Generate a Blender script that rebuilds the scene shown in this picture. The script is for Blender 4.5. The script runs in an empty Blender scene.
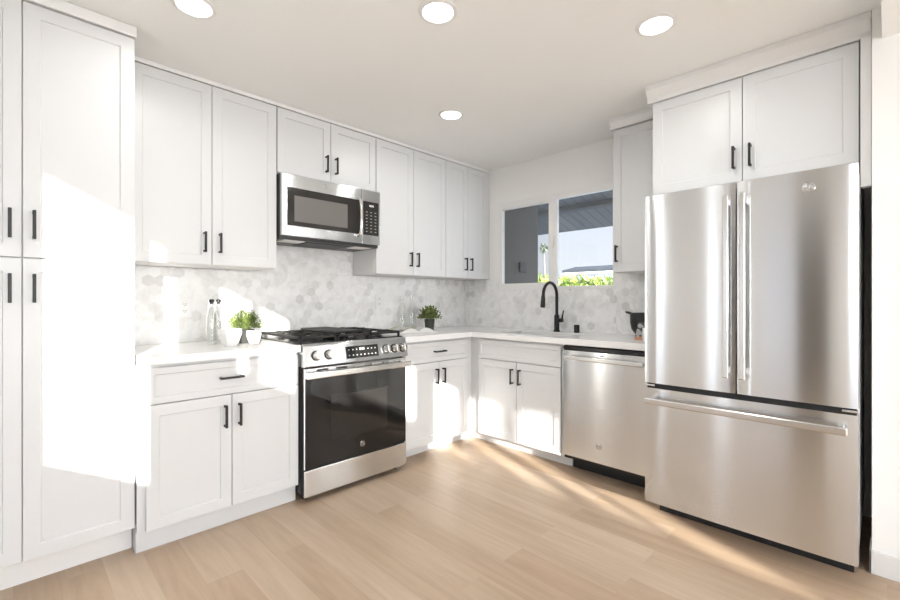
import bpy, bmesh, math, random
from mathutils import Vector, Matrix

random.seed(7)
C = bpy.context.scene.collection
SC = bpy.context.scene
PI = math.pi

# ------------------------------------------------------------------ camera, world, sun, lights, exposure
H = 1.175                                   # eye height; the camera stands at the origin, looking into the corner
CEIL = 2.43
WA = 3.06                                   # y of the range wall
WB = 3.28                                   # x of the sink wall
cam_d = bpy.data.cameras.new('camera')
cam_d.sensor_width = 36.0
cam_d.lens = 36.0 * 437.0 / 900.0
cam_d.clip_start = 0.02
cam = bpy.data.objects.new('camera', cam_d)
C.objects.link(cam)
cam.location = (0, 0, H)
cam.rotation_euler = (PI / 2, 0, -PI / 4)
SC.camera = cam

vs = SC.view_settings
vs.view_transform = 'Standard'
vs.look = 'None'
vs.gamma = 1.0
vs.use_curve_mapping = False
vs.exposure = 0.25

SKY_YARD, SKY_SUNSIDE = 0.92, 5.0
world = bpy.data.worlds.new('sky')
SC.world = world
world.use_nodes = True
wn, wl = world.node_tree.nodes, world.node_tree.links
wn.clear()
w_out = wn.new('ShaderNodeOutputWorld')
w_bg = wn.new('ShaderNodeBackground')
w_tc = wn.new('ShaderNodeTexCoord')
w_sep = wn.new('ShaderNodeSeparateXYZ')
w_rmp = wn.new('ShaderNodeValToRGB')
w_rmp.color_ramp.elements[0].position = 0.0
w_rmp.color_ramp.elements[0].color = (0.93, 0.95, 1.0, 1)
w_rmp.color_ramp.elements[1].position = 0.55
w_rmp.color_ramp.elements[1].color = (0.55, 0.72, 1.0, 1)
wl.new(w_tc.outputs['Generated'], w_sep.inputs[0])
wl.new(w_sep.outputs['Z'], w_rmp.inputs[0])
wl.new(w_rmp.outputs[0], w_bg.inputs[0])
# the sky is far brighter on the side where the low sun stands than over the yard behind the sink window
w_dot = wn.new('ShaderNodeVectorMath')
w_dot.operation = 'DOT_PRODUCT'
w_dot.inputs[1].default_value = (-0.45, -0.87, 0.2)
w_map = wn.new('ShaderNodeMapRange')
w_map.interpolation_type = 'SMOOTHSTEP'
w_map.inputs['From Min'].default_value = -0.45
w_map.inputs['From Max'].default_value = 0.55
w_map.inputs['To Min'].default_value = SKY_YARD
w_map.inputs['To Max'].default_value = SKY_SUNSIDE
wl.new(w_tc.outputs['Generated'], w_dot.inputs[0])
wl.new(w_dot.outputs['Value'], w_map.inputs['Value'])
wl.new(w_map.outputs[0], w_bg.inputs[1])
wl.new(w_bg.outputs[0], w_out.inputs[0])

SUN_DIR = Vector((0.40, 1.0, -0.208)).normalized()
sd = bpy.data.lights.new('sun', 'SUN')
sd.energy = 17.0
sd.angle = math.radians(0.5)
sd.color = (1.0, 0.96, 0.89)
so = bpy.data.objects.new('sun', sd)
C.objects.link(so)
so.location = (-6, -12, 5)
so.rotation_euler = SUN_DIR.to_track_quat('-Z', 'Y').to_euler()




def area(name, loc, direction, sx, sy, power, color=(1, 1, 1)):
    d = bpy.data.lights.new(name, 'AREA')
    d.shape = 'RECTANGLE'
    d.size, d.size_y = sx, sy
    d.energy = power
    d.color = color
    o = bpy.data.objects.new(name, d)
    C.objects.link(o)
    o.location = loc
    o.rotation_euler = Vector(direction).to_track_quat('-Z', 'Y').to_euler()
    return o


# added fills behind the camera: frontal for the kitchen, sideways for the window wall
area('added_front_fill', (0.1, -6.0, 1.3), (0.3, 0.85, 0.42), 2.0, 1.5, 120, (0.94, 0.975, 1.0))
area('added_side_fill', (2.64, -3.0, 1.15), (-1, 0.12, 0.05), 2.6, 1.9, 11, (0.93, 0.97, 1.0))
LAMP_W = 3.0
LAMP_COL = (1.0, 0.992, 0.98)

# ------------------------------------------------------------------ materials


def mat(name, col, rough=0.5, metal=0.0, noise=0.0, nscale=8.0, bump=0.0, bscale=200.0, aniso=0.0, coat=0.0,
        stretch=None, spec=0.5):
    m = bpy.data.materials.new(name)
    m.use_nodes = True
    nt = m.node_tree
    b = nt.nodes['Principled BSDF']
    b.inputs['Base Color'].default_value = (*col, 1)
    b.inputs['Roughness'].default_value = rough
    b.inputs['Metallic'].default_value = metal
    b.inputs['Specular IOR Level'].default_value = spec
    if coat:
        b.inputs['Coat Weight'].default_value = coat
        b.inputs['Coat Roughness'].default_value = 0.05
    tc = nt.nodes.new('ShaderNodeTexCoord')
    src = tc.outputs['Object']
    if stretch:
        mp = nt.nodes.new('ShaderNodeMapping')
        mp.inputs['Scale'].default_value = stretch
        nt.links.new(src, mp.inputs['Vector'])
        src = mp.outputs[0]
    if noise:
        n = nt.nodes.new('ShaderNodeTexNoise')
        n.inputs['Scale'].default_value = nscale
        n.inputs['Detail'].default_value = 4
        nt.links.new(src, n.inputs['Vector'])
        r = nt.nodes.new('ShaderNodeMix')
        r.data_type = 'RGBA'
        lo = [max(0, c * (1 - noise)) for c in col]
        hi = [min(1, c * (1 + noise)) for c in col]
        r.inputs['A'].default_value = (*lo, 1)
        r.inputs['B'].default_value = (*hi, 1)
        nt.links.new(n.outputs['Fac'], r.inputs['Factor'])
        nt.links.new(r.outputs['Result'], b.inputs['Base Color'])
    if bump:
        n2 = nt.nodes.new('ShaderNodeTexNoise')
        n2.inputs['Scale'].default_value = bscale
        nt.links.new(src, n2.inputs['Vector'])
        bp = nt.nodes.new('ShaderNodeBump')
        bp.inputs['Strength'].default_value = bump
        bp.inputs['Distance'].default_value = 0.002
        nt.links.new(n2.outputs['Fac'], bp.inputs['Height'])
        nt.links.new(bp.outputs[0], b.inputs['Normal'])
    if aniso:
        b.inputs['Anisotropic'].default_value = aniso
        t = nt.nodes.new('ShaderNodeTangent')
        b.inputs['Anisotropic Rotation'].default_value = 0.25
        t.direction_type = 'RADIAL'
        t.axis = 'Z'
        nt.links.new(t.outputs[0], b.inputs['Tangent'])
    return m


def emis(name, col, strength):
    m = bpy.data.materials.new(name)
    m.use_nodes = True
    b = m.node_tree.nodes['Principled BSDF']
    b.inputs['Base Color'].default_value = (*col, 1)
    b.inputs['Emission Color'].default_value = (*col, 1)
    b.inputs['Emission Strength'].default_value = strength
    return m


def thin_glass(name, tint=(1, 1, 1), gloss=0.9, rough=0.0, ior=1.45):
    m = bpy.data.materials.new(name)
    m.use_nodes = True
    nt = m.node_tree
    nt.nodes.clear()
    out = nt.nodes.new('ShaderNodeOutputMaterial')
    tr = nt.nodes.new('ShaderNodeBsdfTransparent')
    tr.inputs[0].default_value = (*tint, 1)
    gl = nt.nodes.new('ShaderNodeBsdfGlossy')
    gl.inputs['Roughness'].default_value = rough
    gl.inputs[0].default_value = (gloss, gloss, gloss, 1)
    lw = nt.nodes.new('ShaderNodeLayerWeight')
    lw.inputs['Blend'].default_value = 0.5
    pw_ = nt.nodes.new('ShaderNodeMath')
    pw_.operation = 'POWER'
    pw_.inputs[1].default_value = 4.0
    nt.links.new(lw.outputs['Facing'], pw_.inputs[0])
    fr = nt.nodes.new('ShaderNodeMapRange')
    fr.inputs['To Min'].default_value = 0.035
    fr.inputs['To Max'].default_value = 0.7
    nt.links.new(pw_.outputs[0], fr.inputs['Value'])
    mx = nt.nodes.new('ShaderNodeMixShader')
    nt.links.new(fr.outputs[0], mx.inputs[0])
    nt.links.new(tr.outputs[0], mx.inputs[1])
    nt.links.new(gl.outputs[0], mx.inputs[2])
    nt.links.new(mx.outputs[0], out.inputs[0])
    return m


M = {}
M['cab'] = mat('white_lacquer', (0.68, 0.683, 0.68), 0.34, noise=0.008, nscale=3)
M['carcass'] = mat('white_carcass', (0.80, 0.79, 0.775), 0.5, noise=0.01, nscale=5)
M['trim'] = mat('white_trim_paint', (0.81, 0.80, 0.785), 0.4, noise=0.01, nscale=5)
M['wall'] = mat('warm_white_wall_paint', (0.90, 0.89, 0.865), 0.75, noise=0.012, nscale=2, bump=0.08, bscale=160)
M['ceil'] = mat('ceiling_paint', (0.93, 0.925, 0.90), 0.85, noise=0.012, nscale=2, bump=0.1, bscale=140)
M['quartz'] = mat('white_quartz', (0.86, 0.85, 0.835), 0.18, noise=0.02, nscale=40)
M['steel'] = mat('brushed_stainless', (0.735, 0.75, 0.76), 0.20, 1.0, noise=0.03, nscale=3, aniso=1.0,
                 stretch=(1, 1, 160))
M['steel_plain'] = mat('satin_stainless', (0.70, 0.69, 0.67), 0.22, 1.0, noise=0.02, nscale=20)
M['chrome'] = mat('polished_stainless', (0.80, 0.79, 0.77), 0.10, 1.0, noise=0.01, nscale=20)
M['black'] = mat('matte_black_metal', (0.016, 0.015, 0.015), 0.42, 0.3, noise=0.1, nscale=30)
M['iron'] = mat('cast_iron', (0.022, 0.021, 0.02), 0.55, 0.2, noise=0.2, nscale=60, bump=0.2, bscale=300)
M['enamel'] = mat('black_enamel', (0.012, 0.012, 0.012), 0.18, 0.0, noise=0.1, nscale=20)
M['dark_glass'] = mat('dark_oven_glass', (0.010, 0.010, 0.010), 0.04, 0.0, noise=0.1, nscale=5, spec=0.5)
M['mw_glass'] = mat('microwave_glass', (0.030, 0.028, 0.026), 0.07, 0.0, noise=0.1, nscale=5)
M['oven_inner'] = mat('oven_inner_glass', (0.018, 0.017, 0.016), 0.06, 0.0, noise=0.1, nscale=5)
M['fridge_case'] = mat('grey_fridge_side', (0.85, 0.85, 0.85), 0.4, 0.0, noise=0.03, nscale=20)
M['mw_mesh'] = mat('microwave_window_screen', (0.17, 0.16, 0.15), 0.25, 0.0, noise=0.05, nscale=300)
M['case'] = mat('dark_grey_appliance_case', (0.045, 0.045, 0.046), 0.4, 0.3, noise=0.05, nscale=20)
M['gasket'] = mat('black_rubber', (0.012, 0.012, 0.012), 0.6, noise=0.1, nscale=20)
M['key'] = mat('grey_print', (0.30, 0.295, 0.285), 0.5, noise=0.02)
M['plastic'] = mat('white_plastic', (0.86, 0.855, 0.84), 0.3, noise=0.01)
M['slot'] = mat('dark_slot', (0.05, 0.05, 0.05), 0.6, noise=0.05)
M['pot_white'] = mat('white_ceramic', (0.88, 0.87, 0.85), 0.25, noise=0.01)
M['pot_dark'] = mat('charcoal_ceramic', (0.045, 0.047, 0.042), 0.5, noise=0.15, nscale=40)
M['soil'] = mat('potting_soil', (0.05, 0.035, 0.025), 0.9, noise=0.4, nscale=80)
M['glass'] = thin_glass('clear_glass', (0.985, 0.99, 0.985), 0.95)
M['pane'] = thin_glass('window_glass', (0.97, 0.98, 0.98), 0.5)
M['screen'] = thin_glass('insect_screen', (0.90, 0.90, 0.90), 0.1, 0.5)
M['lens'] = emis('lamp_lens', (1.0, 0.97, 0.92), 6.0)
M['hoodlens'] = mat('hood_lamp_lens', (0.8, 0.78, 0.74), 0.3, noise=0.01)
M['paper'] = mat('magazine_paper', (0.72, 0.71, 0.68), 0.5, noise=0.02, nscale=20)
M['vinyl'] = mat('white_window_vinyl', (0.86, 0.85, 0.83), 0.35, noise=0.008)
M['stucco'] = mat('grey_brown_stucco', (0.155, 0.143, 0.13), 0.9, noise=0.2, nscale=12, bump=0.4, bscale=60)
M['stuccobox'] = mat('grey_box_paint', (0.10, 0.095, 0.09), 0.7, noise=0.1)
M['concrete'] = mat('patio_concrete', (0.52, 0.51, 0.49), 0.9, noise=0.1, nscale=5)
M['roofgrey'] = mat('grey_roofing', (0.05, 0.052, 0.055), 0.8, noise=0.15, nscale=6)
M['fascia'] = mat('white_fascia', (0.8, 0.8, 0.8), 0.6, noise=0.02)
M['trunk'] = mat('palm_bark', (0.22, 0.19, 0.16), 0.9, noise=0.3, nscale=12)
M['dark_panel'] = mat('dark_stained_wood', (0.05, 0.042, 0.034), 0.45, noise=0.3, nscale=14, stretch=(1, 1, 0.1))


def leaf_mat(name, c1, c2):
    m = bpy.data.materials.new(name)
    m.use_nodes = True
    nt = m.node_tree
    b = nt.nodes['Principled BSDF']
    b.inputs['Roughness'].default_value = 0.5
    g = nt.nodes.new('ShaderNodeNewGeometry')
    r = nt.nodes.new('ShaderNodeValToRGB')
    r.color_ramp.elements[0].color = (*c1, 1)
    r.color_ramp.elements[1].color = (*c2, 1)
    nt.links.new(g.outputs['Random Per Island'], r.inputs[0])
    nt.links.new(r.outputs[0], b.inputs['Base Color'])
    return m


M['herb'] = leaf_mat('bright_herb_leaf', (0.07, 0.115, 0.018), (0.20, 0.26, 0.06))
M['bush'] = leaf_mat('olive_leaf', (0.05, 0.085, 0.018), (0.24, 0.28, 0.08))
M['hedge'] = leaf_mat('hedge_leaf', (0.10, 0.17, 0.02), (0.55, 0.58, 0.14))
M['palm'] = leaf_mat('palm_leaf', (0.10, 0.12, 0.07), (0.20, 0.22, 0.13))


def floor_mat():
    m = bpy.data.materials.new('light_oak_planks')
    m.use_nodes = True
    nt = m.node_tree
    N, L = nt.nodes, nt.links
    b = N['Principled BSDF']
    tc = N.new('ShaderNodeTexCoord')
    sp = N.new('ShaderNodeSeparateXYZ')
    L.new(tc.outputs['Object'], sp.inputs[0])
    cb = N.new('ShaderNodeCombineXYZ')          # planks run along y
    L.new(sp.outputs['Y'], cb.inputs[0])
    L.new(sp.outputs['X'], cb.inputs[1])
    br = N.new('ShaderNodeTexBrick')
    br.offset = 0.37
    br.offset_frequency = 2
    br.inputs['Scale'].default_value = 1.0
    br.inputs['Brick Width'].default_value = 1.22
    br.inputs['Row Height'].default_value = 0.142
    br.inputs['Mortar Size'].default_value = 0.0009
    br.inputs['Mortar Smooth'].default_value = 0.6
    br.inputs['Bias'].default_value = 0.0
    br.inputs['Color1'].default_value = (0, 0, 0, 1)
    br.inputs['Color2'].default_value = (1, 1, 1, 1)
    br.inputs['Mortar'].default_value = (0.5, 0.5, 0.5, 1)
    L.new(cb.outputs[0], br.inputs['Vector'])
    ramp = N.new('ShaderNodeValToRGB')
    e = ramp.color_ramp.elements
    e[0].position, e[0].color = 0.0, (0.47, 0.345, 0.24, 1)
    e[1].position, e[1].color = 1.0, (0.56, 0.435, 0.325, 1)
    k = ramp.color_ramp.elements.new(0.5)
    k.color = (0.515, 0.39, 0.28, 1)
    L.new(br.outputs['Color'], ramp.inputs[0])
    mp = N.new('ShaderNodeMapping')
    mp.inputs['Scale'].default_value = (1.2, 14, 1)
    L.new(cb.outputs[0], mp.inputs['Vector'])
    # shift the grain from plank to plank
    ad = N.new('ShaderNodeVectorMath')
    ad.operation = 'ADD'
    sc = N.new('ShaderNodeVectorMath')
    sc.operation = 'SCALE'
    sc.inputs['Scale'].default_value = 7.0
    L.new(br.outputs['Color'], sc.inputs[0])
    L.new(mp.outputs[0], ad.inputs[0])
    L.new(sc.outputs[0], ad.inputs[1])
    n = N.new('ShaderNodeTexNoise')
    n.inputs['Scale'].default_value = 1.6
    n.inputs['Detail'].default_value = 6
    n.inputs['Roughness'].default_value = 0.6
    n.inputs['Distortion'].default_value = 0.6
    L.new(ad.outputs[0], n.inputs['Vector'])
    gr = N.new('ShaderNodeValToRGB')
    gr.color_ramp.elements[0].position, gr.color_ramp.elements[0].color = 0.25, (0.84, 0.81, 0.78, 1)
    gr.color_ramp.elements[1].position, gr.color_ramp.elements[1].color = 0.75, (1.06, 1.06, 1.06, 1)
    L.new(n.outputs['Fac'], gr.inputs[0])
    mx = N.new('ShaderNodeMix')
    mx.data_type = 'RGBA'
    mx.blend_type = 'MULTIPLY'
    mx.inputs['Factor'].default_value = 1.0
    L.new(ramp.outputs[0], mx.inputs['A'])
    L.new(gr.outputs[0], mx.inputs['B'])
    m2 = N.new('ShaderNodeMix')
    m2.data_type = 'RGBA'
    L.new(br.outputs['Fac'], m2.inputs['Factor'])
    L.new(mx.outputs['Result'], m2.inputs['A'])
    m2.inputs['B'].default_value = (0.46, 0.33, 0.23, 1)
    L.new(m2.outputs['Result'], b.inputs['Base Color'])
    b.inputs['Roughness'].default_value = 0.42
    b.inputs['Specular IOR Level'].default_value = 0.4
    return m


def marble_mat():
    m = bpy.data.materials.new('marble_hexagon_tile')
    m.use_nodes = True
    nt = m.node_tree
    N, L = nt.nodes, nt.links
    b = N['Principled BSDF']
    g = N.new('ShaderNodeNewGeometry')
    r = N.new('ShaderNodeValToRGB')
    r.color_ramp.interpolation = 'LINEAR'
    e = r.color_ramp.elements
    e[0].position, e[0].color = 0.0, (0.72, 0.71, 0.695, 1)
    e[1].position, e[1].color = 1.0, (0.92, 0.915, 0.905, 1)
    k = e.new(0.22)
    k.color = (0.87, 0.862, 0.85, 1)
    L.new(g.outputs['Random Per Island'], r.inputs[0])
    tc = N.new('ShaderNodeTexCoord')
    n = N.new('ShaderNodeTexNoise')
    n.inputs['Scale'].default_value = 9
    n.inputs['Detail'].default_value = 6
    n.inputs['Distortion'].default_value = 1.6
    L.new(tc.outputs['Object'], n.inputs['Vector'])
    v = N.new('ShaderNodeValToRGB')
    v.color_ramp.elements[0].position, v.color_ramp.elements[0].color = 0.36, (0.90, 0.895, 0.885, 1)
    v.color_ramp.elements[1].position, v.color_ramp.elements[1].color = 0.52, (1, 1, 1, 1)
    L.new(n.outputs['Fac'], v.inputs[0])
    mx = N.new('ShaderNodeMix')
    mx.data_type = 'RGBA'
    mx.blend_type = 'MULTIPLY'
    mx.inputs['Factor'].default_value = 1
    L.new(r.outputs[0], mx.inputs['A'])
    L.new(v.outputs[0], mx.inputs['B'])
    L.new(mx.outputs['Result'], b.inputs['Base Color'])
    b.inputs['Roughness'].default_value = 0.3
    return m


def soffit_mat():
    m = bpy.data.materials.new('grey_painted_boards')
    m.use_nodes = True
    nt = m.node_tree
    N, L = nt.nodes, nt.links
    b = N['Principled BSDF']
    tc = N.new('ShaderNodeTexCoord')
    w = N.new('ShaderNodeTexBrick')
    w.inputs['Scale'].default_value = 1
    w.inputs['Brick Width'].default_value = 30
    w.inputs['Row Height'].default_value = 0.13
    w.inputs['Mortar Size'].default_value = 0.006
    w.inputs['Color1'].default_value = (0.135, 0.13, 0.125, 1)
    w.inputs['Color2'].default_value = (0.17, 0.163, 0.158, 1)
    w.inputs['Mortar'].default_value = (0.06, 0.06, 0.065, 1)
    L.new(tc.outputs['Object'], w.inputs['Vector'])
    L.new(w.outputs['Color'], b.inputs['Base Color'])
    b.inputs['Roughness'].default_value = 0.7
    return m


M['floor'] = floor_mat()
M['marble'] = marble_mat()
M['grout'] = mat('pale_grout', (0.80, 0.79, 0.775), 0.8, noise=0.02, nscale=30)
M['soffitboards'] = soffit_mat()


def page_mat():
    m = bpy.data.materials.new('printed_page')
    m.use_nodes = True
    nt = m.node_tree
    N, L = nt.nodes, nt.links
    b = N['Principled BSDF']
    tc = N.new('ShaderNodeTexCoord')
    v = N.new('ShaderNodeTexVoronoi')
    v.inputs['Scale'].default_value = 13
    v.distance = 'CHEBYCHEV'
    L.new(tc.outputs['Object'], v.inputs['Vector'])
    r = N.new('ShaderNodeValToRGB')
    r.color_ramp.interpolation = 'CONSTANT'
    e = r.color_ramp.elements
    e[0].position, e[0].color = 0.0, (0.62, 0.61, 0.59, 1)
    e[1].position, e[1].color = 0.40, (0.40, 0.40, 0.26, 1)
    k = e.new(0.66)
    k.color = (0.20, 0.20, 0.195, 1)
    sp = N.new('ShaderNodeSeparateColor')
    L.new(v.outputs['Color'], sp.inputs[0])
    L.new(sp.outputs[0], r.inputs[0])
    L.new(r.outputs[0], b.inputs['Base Color'])
    b.inputs['Roughness'].default_value = 0.35
    return m


def card_mat():
    m = bpy.data.materials.new('patterned_card')
    m.use_nodes = True
    nt = m.node_tree
    N, L = nt.nodes, nt.links
    b = N['Principled BSDF']
    tc = N.new('ShaderNodeTexCoord')
    v = N.new('ShaderNodeTexVoronoi')
    v.inputs['Scale'].default_value = 55
    L.new(tc.outputs['Object'], v.inputs['Vector'])
    sp = N.new('ShaderNodeSeparateColor')
    L.new(v.outputs['Color'], sp.inputs[0])
    r = N.new('ShaderNodeValToRGB')
    r.color_ramp.interpolation = 'CONSTANT'
    e = r.color_ramp.elements
    e[0].position, e[0].color = 0.0, (0.42, 0.41, 0.39, 1)
    e[1].position, e[1].color = 0.5, (0.06, 0.06, 0.06, 1)
    L.new(sp.outputs[0], r.inputs[0])
    r2 = N.new('ShaderNodeValToRGB')
    r2.color_ramp.interpolation = 'CONSTANT'
    e2 = r2.color_ramp.elements
    e2[0].position, e2[0].color = 0.0, (1, 1, 1, 1)
    e2[1].position, e2[1].color = 0.018, (0, 0, 0, 1)
    sz = N.new('ShaderNodeSeparateXYZ')
    L.new(tc.outputs['Object'], sz.inputs[0])
    L.new(sz.outputs['Z'], r2.inputs[0])
    mx = N.new('ShaderNodeMix')
    mx.data_type = 'RGBA'
    L.new(r2.outputs[0], mx.inputs['Factor'])
    L.new(r.outputs[0], mx.inputs['A'])
    mx.inputs['B'].default_value = (0.62, 0.28, 0.17, 1)
    L.new(mx.outputs['Result'], b.inputs['Base Color'])
    return m


M['page'] = page_mat()
M['card'] = card_mat()

# ------------------------------------------------------------------ mesh helpers


class MB:
    def __init__(self):
        self.bm = bmesh.new()

    def box(self, x0, x1, y0, y1, z0, z1):
        v = [self.bm.verts.new(p) for p in ((x0, y0, z0), (x1, y0, z0), (x1, y1, z0), (x0, y1, z0),
                                            (x0, y0, z1), (x1, y0, z1), (x1, y1, z1), (x0, y1, z1))]
        fs = [self.bm.faces.new([v[i] for i in q]) for q in
              ((3, 2, 1, 0), (4, 5, 6, 7), (0, 1, 5, 4), (1, 2, 6, 5), (2, 3, 7, 6), (3, 0, 4, 7))]
        return fs

    def bbox(self, x0, x1, y0, y1, z0, z1, r=0.004, seg=2):
        fs = self.box(x0, x1, y0, y1, z0, z1)
        ed = list({e for f in fs for e in f.edges})
        bmesh.ops.bevel(self.bm, geom=ed, offset=r, segments=seg, affect='EDGES', profile=0.6)
        return self

    def shaker(self, x0, x1, z0, z1, y=0.0, th=0.02, stile=0.074, depth=0.006):
        fs = self.box(x0, x1, y, y + th, z0, z1)
        f = fs[2]                                   # the front (-y) face
        self.bm.normal_update()
        bmesh.ops.inset_region(self.bm, faces=[f], thickness=stile, depth=0)
        self.bm.normal_update()
        bmesh.ops.inset_region(self.bm, faces=[f], thickness=0.0035, depth=-depth)
        return self

    def slab(self, x0, x1, z0, z1, y=0.0, th=0.02):
        self.box(x0, x1, y, y + th, z0, z1)
        return self

    def prism(self, pts, axis, a0, a1):
        """closed outline pts (u, v) extruded along axis: 'x' -> (y,z), 'y' -> (x,z), 'z' -> (x,y)"""
        def P(u, v, a):
            return {'x': (a, u, v), 'y': (u, a, v), 'z': (u, v, a)}[axis]
        A = [self.bm.verts.new(P(u, v, a0)) for u, v in pts]
        B = [self.bm.verts.new(P(u, v, a1)) for u, v in pts]
        n = len(pts)
        self.bm.faces.new(A)
        self.bm.faces.new(B[::-1])
        for i in range(n):
            j = (i + 1) % n
            self.bm.faces.new((A[j], A[i], B[i], B[j]))
        return self

    def tube(self, path, r, n=10, cap=True):
        path = [Vector(p) for p in path]
        rs = r if isinstance(r, (list, tuple)) else [r] * len(path)
        rings = []
        up = None
        for i, p in enumerate(path):
            t = (path[min(i + 1, len(path) - 1)] - path[max(i - 1, 0)]).normalized()
            if up is None:
                up = t.orthogonal().normalized()
            u = (up - t * up.dot(t)).normalized()
            up = u
            w = t.cross(u)
            rings.append([self.bm.verts.new(p + (u * math.cos(2 * PI * k / n) + w * math.sin(2 * PI * k / n)) * rs[i])
                          for k in range(n)])
        for a, b in zip(rings, rings[1:]):
            for k in range(n):
                self.bm.faces.new((a[k], a[(k + 1) % n], b[(k + 1) % n], b[k]))
        if cap:
            self.bm.faces.new(rings[0][::-1])
            self.bm.faces.new(rings[-1])
        return self

    def lathe(self, prof, cx=0, cy=0, n=28, rot=0.0):
        """profile of (radius, z) turned about the vertical through (cx, cy)"""
        rings = []
        for r, z in prof:
            if r < 1e-6:
                rings.append([self.bm.verts.new((cx, cy, z))])
            else:
                rings.append([self.bm.verts.new((cx + r * math.cos(2 * PI * k / n + rot), cy + r * math.sin(2 * PI * k / n + rot), z))
                              for k in range(n)])
        for a, b in zip(rings, rings[1:]):
            for k in range(n):
                j = (k + 1) % n
                if len(a) == 1 and len(b) == 1:
                    continue
                if len(a) == 1:
                    self.bm.faces.new((a[0], b[j], b[k]))
                elif len(b) == 1:
                    self.bm.faces.new((a[k], a[j], b[0]))
                else:
                    self.bm.faces.new((a[k], a[j], b[j], b[k]))
        return self

    def cyl(self, p0, p1, r, n=20):
        return self.tube([p0, p1], r, n)

    def build(self, name, material, parent=None, smooth=False, bevel=0.0):
        bmesh.ops.recalc_face_normals(self.bm, faces=self.bm.faces)
        me = bpy.data.meshes.new(name)
        self.bm.to_mesh(me)
        self.bm.free()
        me.materials.append(material)
        o = bpy.data.objects.new(name, me)
        C.objects.link(o)
        if parent:
            o.parent = parent
        if smooth:
            for p in me.polygons:
                p.use_smooth = True
            try:
                me.set_sharp_from_angle(angle=math.radians(38))
            except Exception:
                pass
        if bevel:
            md = o.modifiers.new('soft_edges', 'BEVEL')
            md.width = bevel
            md.segments = 2
            md.limit_method = 'ANGLE'
            md.angle_limit = math.radians(50)
        return o


def tag(o, label, cat, group=None):
    o['label'] = label
    o['category'] = cat
    if group:
        o['group'] = group
    return o


def thing(name, label, cat, loc=(0, 0, 0), rz=0.0, group=None):
    o = bpy.data.objects.new(name, None)
    o.empty_display_size = 0.1
    C.objects.link(o)
    o.location = loc
    o.rotation_euler = (0, 0, rz)
    return tag(o, label, cat, group)


def struct(mb, name, material, parent=None, **k):
    o = mb.build(name, material, parent, **k)
    if not parent:
        o['kind'] = 'structure'
    return o


def copy_tree(o, parent=None):
    c = o.copy()
    C.objects.link(c)
    if parent:
        c.parent = parent
    for ch in list(o.children):
        copy_tree(ch, c)
    return c


RB = -PI / 2                                     # turn a thing built facing -y so that it faces -x

# ------------------------------------------------------------------ the room
XW = -1.0                                        # inner face of the window wall of the living room
YR = -8.4                                        # garden wall far behind
mb = MB()
mb.box(-1.25, 3.5, -8.6, 3.3, -0.10, 0.0)
struct(mb, 'floor', M['floor'])
mb = MB()
mb.box(-1.25, 3.5, -8.6, 3.3, CEIL, CEIL + 0.12)
struct(mb, 'ceiling', M['ceil'])
mb = MB()
mb.box(XW, 2.62, YR, 0.015, 2.29, CEIL)
struct(mb, 'ceiling_lowered', M['ceil'])
mb = MB()
mb.box(-1.25, WB + 0.2, WA, WA + 0.14, 0, CEIL)
struct(mb, 'wall_left', M['wall'])
# sink wall with its window opening
WY0, WY1, WZ0, WZ1 = 1.467, 2.61, 1.265, 2.085
mb = MB()
mb.box(WB, WB + 0.15, -0.2, WY0, 0, CEIL)
mb.box(WB, WB + 0.036, WY1, WA, 0, CEIL)
mb.box(WB + 0.036, WB + 0.15, WY1 + 0.125, WA, 0, CEIL)      # splayed outer reveal
mb.box(WB, WB + 0.15, WY0, WY1 + 0.125, 0, WZ0)
mb.box(WB, WB + 0.036, WY0, WY1, WZ1, CEIL)
mb.box(WB + 0.036, WB + 0.15, WY0, WY1 + 0.125, WZ1 + 0.12, CEIL)
struct(mb, 'wall_back', M['wall'])
mb = MB()
mb.box(2.62, WB, -1.6, 0.046, 0, CEIL)
mb.box(2.62, WB, YR, -4.4, 0, CEIL)
mb.box(2.62, WB, -4.4, -1.6, 0, 0.12)
mb.box(2.62, WB, -4.4, -1.6, 2.15, CEIL)  # head over the opening added to hold the side fill
struct(mb, 'wall_right', M['wall'])
mb = MB()
mb.box(2.606, 2.62, YR, 0.054, 0, 0.10)
mb.box(2.606, 2.75, 0.046, 0.054, 0, 0.10)
struct(mb, 'baseboard_right', M['trim'], bevel=0.002)

# window wall of the living room (behind the camera): unseen openings shaped to throw the sun patches
TH = 0.03
HEAD = 2.275
openings = [(-1.255, -0.29, 1.07), (-2.355, -2.2, 1.76), (-2.2, -1.845, 1.98), (-3.005, -2.49, 1.76), (-5.275, -3.9, 1.9),
            (-6.375, -5.75, 1.76), (-7.075, -6.72, 1.74), (-7.56, -7.25, 1.74), (-8.02, -7.6, 1.69),
            (0.66, 1.08, 0.08), (1.30, 1.38, 0.08), (2.12, 2.20, 0.08)]  # these three are added for bright bands in the refrigerator's reflection
HEADS = {0.66: 2.05, 1.30: 2.05, 2.12: 2.05}
mb = MB()
ys = sorted([(a, b, s) for a, b, s in openings])
cur = YR
for a, b, s in ys:
    mb.box(XW - TH, XW, cur, a, 0, CEIL)
    mb.box(XW - TH, XW, a, b, 0, s)
    mb.box(XW - TH, XW, a, b, HEADS.get(a, HEAD), CEIL)
    cur = b
mb.box(XW - TH, XW, cur, WA, 0, CEIL)
struct(mb, 'wall_front', M['wall'])
bright_panel = bpy.data.materials.new('translucent_white_panel')  # unseen translucent panel, added as a bright area for the refrigerator to reflect
bright_panel.use_nodes = True
bn = bright_panel.node_tree
bn.nodes.clear()
b_o = bn.nodes.new('ShaderNodeOutputMaterial')
b_m = bn.nodes.new('ShaderNodeMixShader')
b_m.inputs[0].default_value = 0.16
b_d = bn.nodes.new('ShaderNodeBsdfDiffuse')
b_d.inputs[0].default_value = (0.85, 0.86, 0.88, 1)
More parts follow.
